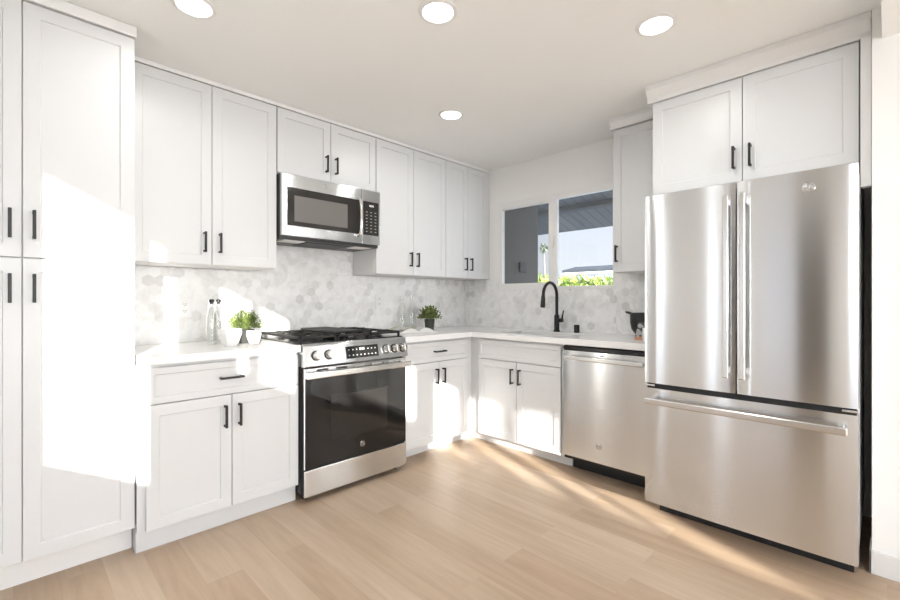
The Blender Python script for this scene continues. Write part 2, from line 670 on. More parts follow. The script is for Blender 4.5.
b_t = bn.nodes.new('ShaderNodeBsdfTranslucent')
b_t.inputs[0].default_value = (0.9, 0.93, 1.0, 1)
bn.links.new(b_d.outputs[0], b_m.inputs[1])
bn.links.new(b_t.outputs[0], b_m.inputs[2])
bn.links.new(b_m.outputs[0], b_o.inputs[0])
mb = MB()
mb.box(XW - 0.025, XW - 0.021, 0.661, 1.079, 0.081, 2.049)
struct(mb, 'added_bright_panel', bright_panel)
mb = MB()                                        # garden wall with the wide door opening
mb.box(XW, -0.6, YR - 0.15, YR, 0, CEIL)
mb.box(2.4, WB, YR - 0.15, YR, 0, CEIL)
mb.box(-0.6, 2.4, YR - 0.15, YR, 2.2, CEIL)
struct(mb, 'wall_garden', M['wall'])
mb = MB()                                        # dark panel added out of view for the refrigerator to reflect
mb.shaker(-0.17, 0.17, 0.0, 2.08, 0, 0.03, 0.05, 0.01)
d2 = struct(mb, 'added_dark_panel', M['dark_panel'])
d2.location = (XW + 0.031, 0.475, 0.0)
d2.rotation_euler = (0, 0, PI / 2)

# outside
mb = MB()
mb.box(-40, 40, -50, 40, -0.25, -0.12)
struct(mb, 'ground', M['concrete'])
mb = MB()                                        # sloped board soffit of the patio roof
s0, s1, z0_, z1_ = 0.0, 2.45, 2.86, 2.20
ang = math.atan2(z1_ - z0_, s1 - s0)
ln = math.hypot(s1 - s0, z1_ - z0_)
mb.box(0, ln, -3.2, 3.4, 0, 0.08)
sof = struct(mb, 'ceiling_patio', M['soffitboards'])
sof.location = (WB + 0.152, 1.5, z0_)
sof.rotation_euler = (0, -ang, 0)
mb = MB()
mb.box(0, 0.07, -3.2, 3.4, -0.055, -0.002)
bm_ = struct(mb, 'trim_1', M['stuccobox'])
bm_.location = (WB + 0.152 + 1.7, 1.5, z0_ - 1.7 * (z0_ - z1_) / (s1 - s0))
bm_.rotation_euler = (0, -ang, 0)
mb = MB()
mb.prism([(WB + 0.152, -0.12), (4.12, -0.12), (4.12, 2.67), (WB + 0.152, 2.85)], 'y', 2.74, 2.95)
struct(mb, 'wall_patio', M['stucco'])
mb = MB()
mb.bbox(3.76, 3.87, 2.715, 2.739, 1.47, 1.57, 0.006)
tag(mb.build('electrical_box', M['stuccobox']), 'grey electrical box on the dark stucco wall outside the window', 'electrical box')

# ------------------------------------------------------------------ trims up at the ceiling
mb = MB()
mb.box(-0.36, 0.402, 2.437, 3.05, 2.381, CEIL - 0.001)
struct(mb, 'trim_2', M['trim'], bevel=0.002)
mb = MB()
mb.box(0.42, WB - 0.005, 2.728, 3.055, 2.405, CEIL - 0.001)
struct(mb, 'trim_3', M['trim'], bevel=0.001)
mb = MB()
mb.prism([(2.662, 2.335), (2.662, 2.36), (2.63, 2.40), (2.63, CEIL - 0.001), (3.2, CEIL - 0.001), (3.2, 2.335)], 'y', 0.048, 1.005)
struct(mb, 'trim_4', M['trim'])
mb = MB()
mb.prism([(2.935, 2.355), (2.935, 2.37), (2.92, 2.40), (2.92, CEIL - 0.001), (3.25, CEIL - 0.001), (3.25, 2.355)], 'y', 1.007, 1.362)
struct(mb, 'trim_5', M['trim'])
mb = MB()                                        # filler strip between fridge cabinet and wall
mb.bbox(2.645, 2.69, 0.0475, 0.083, 1.674, 2.334, 0.002)
struct(mb, 'trim_6', M['trim'])

# ------------------------------------------------------------------ window above the sink
win = bpy.data.objects.new('window_1', None)
C.objects.link(win)
win.location = (WB, 0, 0)
win['kind'] = 'structure'
fx0, fx1 = -0.008, 0.034
FB, FT, FL, FR = 0.027, 0.050, 0.034, 0.030       # face widths of the outer frame: bottom, top, left, right
mb = MB()
mb.box(fx0, fx1, WY0, WY1, WZ0, WZ0 + FB)
mb.box(fx0, fx1, WY0, WY1, WZ1 - FT, WZ1)
mb.box(fx0, fx1, WY0, WY0 + FR, WZ0 + FB, WZ1 - FT)
mb.box(fx0, fx1, WY1 - FL, WY1, WZ0 + FB, WZ1 - FT)
mb.build('window_frame', M['vinyl'], win, bevel=0.003)
gy0, gy1 = WY0 + FR, WY1 - FL
gz0, gz1 = WZ0 + FB, WZ1 - FT
r0, r1 = 1.990, 2.072
mb = MB()
mb.box(-0.002, 0.034, r0, r1, gz0, gz1)
mb.box(-0.004, 0.03, r1, gy1, gz0, gz0 + 0.036)
mb.box(-0.004, 0.03, r1, gy1, gz1 - 0.014, gz1)
mb.build('sliding_sash', M['vinyl'], win, bevel=0.003)
mb = MB()
mb.box(-0.012, -0.002, r0 + 0.03, r0 + 0.05, 1.62, 1.72)
mb.build('window_latch', M['vinyl'], win, bevel=0.002)
mb = MB()
mb.box(0.012, 0.016, gy0, r0, gz0, gz1)
mb.build('pane', M['pane'], win)
mb = MB()
mb.box(0.010, 0.014, r1, gy1, gz0 + 0.036, gz1 - 0.014)
mb.build('pane', M['pane'], win)
mb = MB()
mb.box(0.0355, 0.036, r1 - 0.02, gy1, gz0, gz1)
mb.build('insect_screen', M['screen'], win)

# ------------------------------------------------------------------ hexagon backsplash
bs = thing('tile_backsplash', 'pale marble hexagon tile backsplash on the wall behind the range', 'backsplash', (1.8, WA, CEIL * 0 + 0.915))
bs2 = thing('tile_backsplash', 'pale marble hexagon tile backsplash on the wall under and beside the sink window', 'backsplash', (WB, 2.0, 0.915))
BT = 0.010


def hexes(rects, P):
    """hexagons of width s over rects in (u, z), each clipped to its rectangle; P maps (u, z) to a point"""
    s = 0.062
    R = s / math.sqrt(3) - 0.0008
    bm = bmesh.new()
    for (u0, u1, v0, v1) in rects:
        i0, i1 = int(u0 / s) - 2, int(u1 / s) + 2
        rowh = s * math.sqrt(3) / 2
        j0, j1 = int(v0 / rowh) - 2, int(v1 / rowh) + 2
        for j in range(j0, j1 + 1):
            for i in range(i0, i1 + 1):
                cu, cv = (i + 0.5 * (j % 2)) * s, j * rowh
                poly = [(cu + R * math.cos(PI / 6 + k * PI / 3), cv + R * math.sin(PI / 6 + k * PI / 3)) for k in range(6)]
                for ax, lim, sg in ((0, u0, 1), (0, u1, -1), (1, v0, 1), (1, v1, -1)):
                    out = []
                    for k in range(len(poly)):
                        p, q = poly[k], poly[(k + 1) % len(poly)]
                        ip, iq = (p[ax] - lim) * sg >= 0, (q[ax] - lim) * sg >= 0
                        if ip:
                            out.append(p)
                        if ip != iq:
                            t = (lim - p[ax]) / (q[ax] - p[ax])
                            out.append((p[0] + t * (q[0] - p[0]), p[1] + t * (q[1] - p[1])))
                    poly = out
                    if len(poly) < 3:
                        break
                if len(poly) >= 3:
                    try:
                        bm.faces.new([bm.verts.new(P(u, v)) for u, v in poly])
                    except Exception:
                        pass
    m_ = MB()
    m_.bm.free()
    m_.bm = bm
    return m_


CT = 0.915
rA = [(0.405, WB, CT, 1.372), (1.183, 1.938, 1.372, 1.58)]
rB = [(1.0, WY0, CT, 1.372), (WY0, WY1, CT, WZ0), (WY1, WA - BT, CT, 1.372)]
mb = MB()
for u0, u1, v0, v1 in rA:
    mb.box(u0 - 1.8, u1 - 1.8, -BT, -0.0005, v0 - 0.915, v1 - 0.915)
gA = mb.build('range_wall_tile_bed', M['grout'], bs)
mb = MB()
for u0, u1, v0, v1 in rB:
    mb.box(-BT, -0.0005, u0 - 2.0, u1 - 2.0, v0 - 0.915, v1 - 0.915)
gB = mb.build('sink_wall_tile_bed', M['grout'], bs2)
hexes(rA, lambda u, v: (u - 1.8, -BT - 0.0012, v - 0.915)).build('marble_tiles', M['marble'], gA)
hexes(rB, lambda u, v: (-BT - 0.0012, u - 2.0, v - 0.915)).build('marble_tiles', M['marble'], gB)

# ------------------------------------------------------------------ cabinets


def pull(parent, x, z, vertical=True, L=0.116, y=0.0):
    """black bar pull: bar and two posts, centred at (x, z) on a front at depth y"""
    m_ = MB()
    h, s, o = L / 2, 0.0055, 0.030
    if vertical:
        m_.bbox(x - s, x + s, y - o - s, y - o + s, z - h, z + h, 0.0015, 1)
        for q in (-1, 1):
            m_.bbox(x - s, x + s, y - o + s - 0.002, y + 0.001, z + q * (h - 0.008) - s, z + q * (h - 0.008) + s, 0.001, 1)
    else:
        m_.bbox(x - h, x + h, y - o - s, y - o + s, z - s, z + s, 0.0015, 1)
        for q in (-1, 1):
            m_.bbox(x + q * (h - 0.008) - s, x + q * (h - 0.008) + s, y - o + s - 0.002, y + 0.001, z - s, z + s, 0.001, 1)
    return m_.build('handle', M['black'], parent)


def door(parent, x0, x1, z0, z1, hx=None, hz=None, name='door', stile=0.074, vertical=True, L=0.116):
    m_ = MB()
    m_.shaker(x0, x1, z0, z1, 0, 0.02, stile)
    d = m_.build(name, M['cab'], parent, bevel=0.0012)
    if hx is not None:
        pull(d, hx, hz, vertical, L)
    return d


G = 0.0018


def upper(label, loc, rz, w, z0, z1, depth, splits, handles, left_fill=0.0, right_fill=0.0):
    """wall cabinet: splits = door edges along the width, handles = offset of each pull from the cabinet's left"""
    t = thing('wall_cabinet', label, 'cabinet', (loc[0], loc[1], z0), rz)
    h = z1 - z0
    m_ = MB()
    m_.box(0.0, w, 0.0215, depth, 0.0, h)
    m_.build('cabinet_body', M['carcass'], t, bevel=0.001)
    if right_fill:
        m_ = MB()
        m_.box(w - right_fill + G, w, 0.004, 0.021, 0, h)
        m_.build('filler_strip', M['cab'], t)
    for i in range(len(splits) - 1):
        hx, hz = handles[i]
        door(t, splits[i] + G, splits[i + 1] - G, 0.002, h - 0.003, hx, hz)
    return t


UH = 0.127                                       # centre of the pulls above a wall cabinet's bottom
upper('white two-door wall cabinet between the tall pantry and the microwave', (0.42, 2.73), 0, 0.76, 1.375, 2.402, 0.318,
      [0.0, 0.385, 0.76], [(0.385 - 0.04, UH), (0.385 + 0.04, UH)])
upper('short white two-door wall cabinet directly above the microwave', (1.183, 2.73), 0, 0.755, 1.985, 2.402, 0.318,
      [0.0, 0.377, 0.755], [(0.377 - 0.037, 0.122), (0.377 + 0.037, 0.122)])
upper('white two-door wall cabinet just right of the microwave', (1.941, 2.73), 0, 0.737, 1.375, 2.402, 0.318,
      [0.0, 0.368, 0.737], [(0.368 - 0.037, UH), (0.368 + 0.037, UH)])
upper('white two-door wall cabinet in the corner left of the window', (2.681, 2.73), 0, 0.596, 1.375, 2.402, 0.318,
      [0.0, 0.28, 0.556], [(0.28 - 0.036, UH), (0.28 + 0.036, UH)], right_fill=0.04)
upper('white single-door wall cabinet between the window and the refrigerator', (2.95, 1.347), RB, 0.342, 1.368, 2.352, 0.318,
      [0.0, 0.342], [(0.03, 0.125)])
upper('wide white two-door cabinet above the refrigerator', (2.67, 0.98), RB, 0.893, 1.79, 2.333, 0.6,
      [0.0, 0.45, 0.893], [(0.45 - 0.036, 0.125), (0.45 + 0.036, 0.125)])

# tall pantry
pn = thing('pantry_cabinet', 'tall white four-door pantry cabinet at the far left reaching the ceiling', 'cabinet', (-0.352, 2.45, 0), 0)
pw, pc = 0.75, 0.378
mb = MB()
mb.box(0.0, pw, 0.0215, 0.605, 0.12, 2.378)
mb.build('cabinet_body', M['carcass'], pn, bevel=0.001)
mb = MB()
mb.box(0.0, pw, 0.085, 0.60, 0.0, 0.12)
mb.build('toe_kick', M['carcass'], pn)
for x0, x1, s in ((0, pc, -1), (pc, pw, 1)):
    hx = pc + s * 0.035
    door(pn, x0 + G, x1 - G, 1.347, 2.376, hx, 1.478)
    door(pn, x0 + G, x1 - G, 0.125, 1.342, hx, 1.222)


def base_cabinet(label, loc, rz, w, depth, x0, xs, x1, top_kind, body_x0=0.0, zl=0.69, kick=(0.0, None), ky=0.05):
    t = thing('base_cabinet', label, 'cabinet', (loc[0], loc[1], 0), rz)
    m_ = MB()
    if top_kind == 'false':                      # open inside so that the bowl hangs free
        m_.box(body_x0, w, 0.0215, 0.035, 0.10, 0.872)
        m_.box(body_x0, body_x0 + 0.018, 0.035, depth, 0.10, 0.872)
        m_.box(w - 0.018, w, 0.035, depth, 0.10, 0.872)
        m_.box(body_x0 + 0.018, w - 0.018, 0.035, depth, 0.10, 0.118)
        m_.box(body_x0 + 0.018, w - 0.018, depth - 0.01, depth, 0.118, 0.872)
    else:
        m_.box(body_x0, w, 0.0215, depth, 0.10, 0.872)
    m_.build('cabinet_body', M['cab'], t, bevel=0.001)
    m_ = MB()
    m_.box(kick[0], kick[1] or w, ky, depth, 0.0, 0.10)
    m_.build('toe_kick', M['cab'], t)
    zt = 0.858
    if top_kind == 'drawer':
        door(t, x0 + G, x1 - G, zl + 0.006, zt, (x0 + x1) / 2, (zl + zt) / 2 + 0.005, 'drawer', 0.045, False)
    else:
        door(t, x0 + G, x1 - G, zl + 0.006, zt, None, None, 'false_drawer_front', 0.045)
    door(t, x0 + G, xs - G, 0.105, zl, xs - 0.035, zl - 0.105)
    door(t, xs + G, x1 - G, 0.105, zl, xs + 0.035, zl - 0.105)
    return t


base_cabinet('white base cabinet with one drawer and two doors left of the range', (0.402, 2.41), 0, 0.772, 0.64, 0.03, 0.404, 0.768, 'drawer', zl=0.684)
base_cabinet('white base cabinet with drawer and two doors between range and corner', (1.95, 2.41), 0, 0.735, 0.64, 0.012, 0.345, 0.67, 'drawer', zl=0.706, kick=(0.0, 0.845), ky=0.13)
base_cabinet('white sink base cabinet under the window with plain front panel', (2.66, 2.41), RB, 0.84, 0.61, 0.075, 0.452, 0.826, 'false', body_x0=-0.0205, zl=0.706, kick=(-0.1295, None), ky=0.136)

# ------------------------------------------------------------------ countertops
CB = 0.874


def counter(cells_fn, xs, ys, name, label):
    bm = bmesh.new()
    vs_ = {}

    def V(i, j):
        if (i, j) not in vs_:
            vs_[(i, j)] = bm.verts.new((xs[i], ys[j], CB))
        return vs_[(i, j)]
    fs = []
    for i in range(len(xs) - 1):
        for j in range(len(ys) - 1):
            if cells_fn((xs[i] + xs[i + 1]) / 2, (ys[j] + ys[j + 1]) / 2):
                fs.append(bm.faces.new((V(i, j), V(i + 1, j), V(i + 1, j + 1), V(i, j + 1))))
    r = bmesh.ops.extrude_face_region(bm, geom=fs)
    for v in r['geom']:
        if isinstance(v, bmesh.types.BMVert):
            v.co.z = CT
    m_ = MB()
    m_.bm.free()
    m_.bm = bm
    o = m_.build(name, M['quartz'], bevel=0.003)
    return tag(o, label, 'countertop')


counter(lambda x, y: True, [0.404, 1.173], [2.385, WA - BT - 0.001], 'countertop', 'short white quartz countertop between the tall pantry and the range')
SX0, SX1, SY0, SY1 = 2.76, 3.11, 1.64, 2.24


def in_L(x, y):
    if SX0 < x < SX1 and SY0 < y < SY1:
        return False
    return y > 2.385 or x > 2.635


counter(in_L, [1.946, 2.635, SX0, SX1, WB - BT - 0.001], [0.985, SY0, SY1, 2.385, WA - BT - 0.001], 'countertop',
        'L-shaped white quartz countertop running round the corner under the window')

# sink
sk = thing('kitchen_sink', 'stainless steel undermount sink set in the countertop under the window', 'sink', (2.935, 1.94, CB))
mb = MB()
t_ = 0.004
x0, x1, y0, y1 = SX0 - 2.935 - 0.012, SX1 - 2.935 + 0.012, SY0 - 1.94 - 0.012, SY1 - 1.94 + 0.012
D = -0.2
mb.box(x0, x1, y0, y1, D - t_, D)
mb.box(x0, x0 + t_, y0, y1, D, -0.001)
mb.box(x1 - t_, x1, y0, y1, D, -0.001)
mb.box(x0 + t_, x1 - t_, y0, y0 + t_, D, -0.001)
mb.box(x0 + t_, x1 - t_, y1 - t_, y1, D, -0.001)
mb.build('basin', M['steel_plain'], sk)
mb = MB()
mb.lathe([(0, D + 0.002), (0.035, D + 0.002), (0.045, D + 0.004), (0.045, D + 0.0005)], 0.03, 0)
mb.build('drain', M['chrome'], sk, smooth=True)

# faucet
fc = thing('kitchen_faucet', 'tall matte black gooseneck faucet behind the sink', 'faucet', (3.17, 1.925, CT))
mb = MB()
mb.lathe([(0, 0), (0.027, 0), (0.027, 0.012), (0.021, 0.016), (0.021, 0.13), (0.016, 0.14), (0, 0.14)], 0, 0, 24)
mb.build('faucet_body', M['black'], fc, smooth=True)
mb = MB()
pts = [(0, 0, 0.13), (0, 0, 0.20), (0, 0, 0.30)]
for k in range(1, 13):
    a = PI * k / 12
    pts.append((-0.1 + 0.1 * math.cos(a), 0, 0.30 + 0.1 * math.sin(a)))
mb.tube(pts, 0.0125, 14)
mb.build('spout', M['black'], fc, smooth=True)
mb = MB()
mb.tube([(-0.2, 0, 0.302), (-0.202, 0, 0.28), (-0.207, 0, 0.215), (-0.208, 0, 0.20)], [0.0125, 0.0165, 0.019, 0.017], 16)
mb.build('spray_head', M['black'], fc, smooth=True)
mb = MB()
mb.tube([(0, -0.015, 0.095), (0, -0.055, 0.095)], 0.017, 14)
mb.tube([(0, -0.048, 0.095), (0, -0.052, 0.13), (0.002, -0.062, 0.175)], [0.009, 0.007, 0.0055], 10)
mb.build('lever', M['black'], fc, smooth=True)
mb = MB()
mb.lathe([(0, 0), (0.022, 0), (0.022, 0.06), (0.02, 0.063), (0, 0.063)], 0, 0, 24)
o = mb.build('air_gap_cap', M['black'], smooth=True)
o.location = (3.17, 1.745, CT)
tag(o, 'short black cylindrical air gap cap on the counter right of the faucet', 'air gap')

# ------------------------------------------------------------------ emblem used on the appliances


def emblem(parent, x, z, y, R, material):
    """round monogram: double ring with a looping script inside, standing proud of a front at depth y"""
    m_ = MB()

    def ring(r, w):
        pts = [(x + r * math.cos(2 * PI * k / 32), y - 0.001, z + r * math.sin(2 * PI * k / 32)) for k in range(33)]
        m_.tube(pts, w, 6, cap=False)
    ring(R, R * 0.07)
    ring(R * 0.82, R * 0.04)
    for sx in (-1, 1):                           # two looped letters
        pts = []
        for k in range(22):
            a = -0.6 * PI + 2.2 * PI * k / 21
            rr = R * (0.30 + 0.10 * math.sin(a * 1.5))
            pts.append((x + sx * R * 0.30 + rr * math.cos(a) * 0.85, y - 0.001, z + rr * 1.35 * math.sin(a)))
        m_.tube(pts, R * 0.055, 6)
    for k4 in range(4):                          # flourishes on the ring
        a0 = k4 * PI / 2 + PI / 4
        pts = [(x + R * 0.68 * math.cos(a0 + q), y - 0.001, z + R * 0.68 * math.sin(a0 + q)) for q in (-0.5, -0.25, 0, 0.25, 0.5)]
        m_.tube(pts, R * 0.045, 6)
    return m_.build('emblem', material, parent, smooth=True)


# ------------------------------------------------------------------ range
RX = 1.178
rg = thing('gas_range', 'stainless gas range with black oven door between two base cabinets', 'stove', (RX, 2.36, 0))
RW = 0.757
mb = MB()
mb.box(0.002, RW - 0.002, 0.045, 0.665, 0.05, 0.905)
mb.build('range_body', M['case'], rg)
mb = MB()
mb.bbox(0.004, RW - 0.004, 0.0, 0.012, 0.035, 0.188, 0.003)
sdw = mb.build('storage_drawer', M['steel'], rg)
mb = MB()
mb.box(0.006, RW - 0.006, 0.012, 0.045, 0.037, 0.186)
mb.build('drawer_box', M['gasket'], sdw)
for fx in (0.05, RW - 0.05):
    for fy in (0.08, 0.58):
        mb = MB()
        mb.lathe([(0, 0), (0.018, 0), (0.018, 0.012), (0.009, 0.016), (0.009, 0.052), (0, 0.052)], fx, fy, 16)
        mb.build('foot', M['gasket'], rg)
# oven door: steel frame, black glass, inner window
mb = MB()
mb.bbox(0.004, RW - 0.004, 0.004, 0.015, 0.194, 0.776, 0.003)
od = mb.build('oven_door', M['steel'], rg)
mb = MB()
mb.box(0.006, RW - 0.006, 0.015, 0.045, 0.196, 0.774)
mb.build('door_liner', M['gasket'], od)
mb = MB()
mb.bbox(0.010, RW - 0.010, -0.001, 0.006, 0.196, 0.722, 0.002)
mb.build('door_glass', M['dark_glass'], od)
mb = MB()
mb.box(0.17, RW - 0.17, -0.0016, -0.0008, 0.33, 0.60)
mb.build('oven_window', M['oven_inner'], od)
emblem(od, RW * 0.52, 0.262, -0.002, 0.017, M['steel_plain'])
for k in range(5):                               # vent slots between door and panel
    xx = 0.08 + k * 0.13
    mb = MB()
    mb.box(xx, xx + 0.075, 0.002, 0.0045, 0.757, 0.768)
    mb.build('vent_slot', M['slot'], od)
mb = MB()
mb.bbox(0.0, RW, -0.052, -0.034, 0.722, 0.757, 0.006, 3)
for hx in (0.0, RW - 0.03):
    mb.bbox(hx, hx + 0.03, -0.038, 0.006, 0.725, 0.754, 0.004)
mb.build('oven_handle', M['steel_plain'], od)
# sloping control panel
mb = MB()
prof = [(-0.012, 0.79), (0.012, 0.905), (0.03, 0.918), (0.09, 0.918), (0.09, 0.785), (0.0, 0.785)]
mb.prism(prof, 'x', 0.0, RW)
cp = mb.build('control_panel', M['steel'], rg, bevel=0.003)
nrm = Vector((0, -(0.905 - 0.79), 0.024)).normalized()
upv = Vector((0, 0.024, 0.115)).normalized()
P0 = Vector((0, -0.012, 0.79))


def on_panel(x, s, out=0.0):
    return Vector((x, 0, 0)) + P0 + upv * s + nrm * out


def panel_quad(m_, xa, xb, sa, sb, out, th=0.002):
    c = [on_panel(xa, sa, out), on_panel(xb, sa, out), on_panel(xb, sb, out), on_panel(xa, sb, out)]
    d_ = [p - nrm * th for p in c]
    v = [m_.bm.verts.new(p) for p in c + d_]
    for q in ((0, 1, 2, 3), (7, 6, 5, 4), (0, 4, 5, 1), (1, 5, 6, 2), (2, 6, 7, 3), (3, 7, 4, 0)):
        m_.bm.faces.new([v[i] for i in q])


mb = MB()
panel_quad(mb, 0.275, 0.515, 0.022, 0.098, 0.002)
dp = mb.build('display', M['dark_glass'], cp)
for r_ in range(2):
    for c_ in range(8):
        xx = 0.292 + c_ * 0.028
        if r_ == 1 and c_ in (3, 4):
            continue
        mb = MB()
        panel_quad(mb, xx, xx + 0.008, 0.038 + r_ * 0.034, 0.045 + r_ * 0.034, 0.0028, 0.001)
        mb.build('touch_mark', M['key'], cp)
for xx in (0.372, 0.381, 0.394, 0.403):
    mb = MB()
    panel_quad(mb, xx, xx + 0.006, 0.070, 0.086, 0.0028, 0.001)
    mb.build('clock_digit', M['key'], cp)
for xx in (0.075, 0.158, 0.580, 0.650, 0.718):
    mb = MB()
    mb.tube([on_panel(xx, 0.06, 0.0), on_panel(xx, 0.06, 0.004)], 0.030, 24)
    bz = mb.build('knob_bezel', M['gasket'], cp, smooth=True)
    mb = MB()
    mb.tube([on_panel(xx, 0.06, 0.005), on_panel(xx, 0.06, 0.028), on_panel(xx, 0.06, 0.032)], [0.025, 0.023, 0.020], 24)
    kb = mb.build('knob', M['steel_plain'], cp, smooth=True)
    mb = MB()
    a_, b_ = on_panel(xx, 0.038, 0.03), on_panel(xx, 0.082, 0.03)
    mb.tube([a_, b_], 0.006, 8)
    mb.build('knob_grip', M['chrome'], kb, smooth=True)
# cooktop, burners, grates
mb = MB()
mb.bbox(-0.004, RW + 0.004, 0.05, 0.67, 0.9155, 0.924, 0.003)
mb.build('cooktop', M['enamel'], rg)
for bx, by, br_ in ((0.14, 0.2, 0.045), (0.14, 0.5, 0.036), (RW / 2, 0.35, 0.05), (RW - 0.14, 0.2, 0.05), (RW - 0.14, 0.5, 0.032)):
    mb = MB()
    mb.lathe([(0, 0.924), (br_ * 1.25, 0.924), (br_ * 1.2, 0.930), (br_, 0.932), (br_, 0.938), (br_ * 0.92, 0.941), (0, 0.941)], bx, by, 28)
    mb.build('burner', M['iron'], rg, smooth=True)
gw = (RW - 0.01) / 3
for g_ in range(3):
    gx0, gx1 = 0.006 + g_ * gw, 0.006 + (g_ + 1) * gw - 0.006
    gy0_, gy1_ = 0.065, 0.645
    mb = MB()
    zt0, zt1 = 0.944, 0.960
    s = 0.0065
    for xx in (gx0, gx1 - 2 * s):
        mb.bbox(xx, xx + 2 * s, gy0_, gy1_, zt0, zt1, 0.002, 1)
    for yy in (gy0_, (gy0_ + gy1_) / 2 - s, gy1_ - 2 * s):
        mb.bbox(gx0, gx1, yy, yy + 2 * s, zt0, zt1, 0.002, 1)
    cxm = (gx0 + gx1) / 2
    for yy in (0.2, 0.5):
        mb.bbox(gx0, cxm - 0.03, yy - s * 0.8, yy + s * 0.8, zt0, zt1 + 0.004, 0.002, 1)
        mb.bbox(cxm + 0.03, gx1, yy - s * 0.8, yy + s * 0.8, zt0, zt1 + 0.004, 0.002, 1)
    for ya, yb in ((gy0_, 0.165), (0.235, 0.46), (0.54, gy1_)):
        mb.bbox(cxm - s * 0.8, cxm + s * 0.8, ya, yb, zt0, zt1 + 0.004, 0.002, 1)
    for xx in (gx0 + s, gx1 - s):
        for yy in (gy0_ + s, gy1_ - s):
            mb.bbox(xx - s, xx + s, yy - s, yy + s, 0.9235, zt0 + 0.004, 0.001, 1)
    mb.build('grate', M['iron'], rg)
mb = MB()                                        # griddle plate over the middle grate
mb.bbox(RW / 2 - 0.105, RW / 2 + 0.105, 0.12, 0.60, 0.962, 0.976, 0.004)
mb.build('griddle', M['iron'], rg)

# ------------------------------------------------------------------ microwave
mw = thing('microwave_oven', 'stainless over-the-range microwave hung under the short wall cabinet', 'microwave', (1.186, 2.672, 1.562))
MW, MH = 0.752, 0.415
mb = MB()
mb.bbox(0.0, MW, 0.032, 0.372, 0.0, MH, 0.004)
mb.build('microwave_body', M['case'], mw)
mb = MB()
mb.bbox(0.004, 0.585, 0.0, 0.034, 0.02, MH, 0.006, 3)
md_ = mb.build('microwave_door', M['steel'], mw)
mb = MB()
mb.bbox(0.036, 0.58, -0.002, 0.004, 0.085, MH - 0.085, 0.003)
wg = mb.build('door_glass', M['mw_glass'], md_)
mb = MB()
mb.bbox(0.082, 0.47, -0.0032, -0.001, 0.115, MH - 0.135, 0.001, 1)
mb.build('window_screen', M['mw_mesh'], wg)
emblem(md_, 0.30, MH - 0.038, -0.001, 0.012, M['steel_plain'])
mb = MB()
pts = [(0.558, 0.0, 0.075), (0.558, -0.03, 0.085), (0.558, -0.040, 0.13), (0.558, -0.043, 0.2), (0.558, -0.040, 0.27), (0.558, -0.03, 0.325), (0.558, 0.0, 0.335)]
mb.tube(pts, 0.012, 12)
mb.build('door_handle', M['chrome'], md_, smooth=True)
mb = MB()
mb.bbox(0.588, MW, 0.0, 0.034, 0.02, MH, 0.006, 3)
kp = mb.build('control_panel', M['steel'], mw)
mb = MB()
mb.bbox(0.600, MW - 0.016, -0.002, 0.004, 0.085, MH - 0.085, 0.003)
kg = mb.build('keypad', M['mw_glass'], kp)
for r_ in range(7):
    for c_ in range(3):
        xx, zz = 0.622 + c_ * 0.038, 0.108 + r_ * 0.0235
        mb = MB()
        mb.box(xx, xx + 0.015, -0.0028, -0.0015, zz, zz + 0.006)
        mb.build('key_mark', M['key'], kp)
for k in range(4):
    mb = MB()
    mb.box(0.652 + k * 0.010, 0.659 + k * 0.010, -0.0028, -0.0015, 0.293, 0.306)
    mb.build('clock_digit', M['plastic'], kp)
mb = MB()                                        # underside: intake grille and two lamp lenses
mb.bbox(0.2, 0.53, 0.06, 0.28, -0.006, 0.002, 0.002)
mb.build('intake_grille', M['slot'], mw)
for xx in (0.04, 0.56):
    mb = MB()
    mb.bbox(xx, xx + 0.14, 0.05, 0.16, -0.005, 0.002, 0.002)
    mb.build('lamp_lens', M['hoodlens'], mw)

# ------------------------------------------------------------------ dishwasher
dw = thing('dishwasher', 'stainless steel dishwasher between the sink cabinet and the refrigerator', 'dishwasher', (2.645, 1.566, 0), RB)
DW = 0.575
mb = MB()
mb.box(0.002, DW - 0.002, 0.03, 0.60, 0.1005, 0.868)
mb.build('tub_case', M['gasket'], dw)
mb = MB()
mb.box(0.004, DW - 0.004, 0.15, 0.58, 0.0, 0.1)
mb.build('toe_kick', M['gasket'], dw)
mb = MB()
mb.bbox(0.003, DW - 0.003, 0.0, 0.032, 0.128, 0.838, 0.006, 3)
dd = mb.build('dishwasher_door', M['steel'], dw)
mb = MB()
mb.bbox(0.003, DW - 0.003, 0.010, 0.032, 0.840, 0.864, 0.004)
mb.build('control_strip', M['enamel'], dd)
mb = MB()
mb.bbox(0.03, DW - 0.02, -0.045, -0.030, 0.778, 0.806, 0.006, 3)
for xx in (0.03, DW - 0.045):
    mb.bbox(xx, xx + 0.025, -0.034, 0.003, 0.780, 0.804, 0.004)
mb.build('handle', M['steel_plain'], dd)
emblem(dd, DW * 0.46, 0.238, 0.0, 0.018, M['steel_plain'])
mb = MB()
mb.box(0.27, 0.30, -0.0006, 0.001, 0.815, 0.821)
mb.build('indicator_mark', M['slot'], dd)

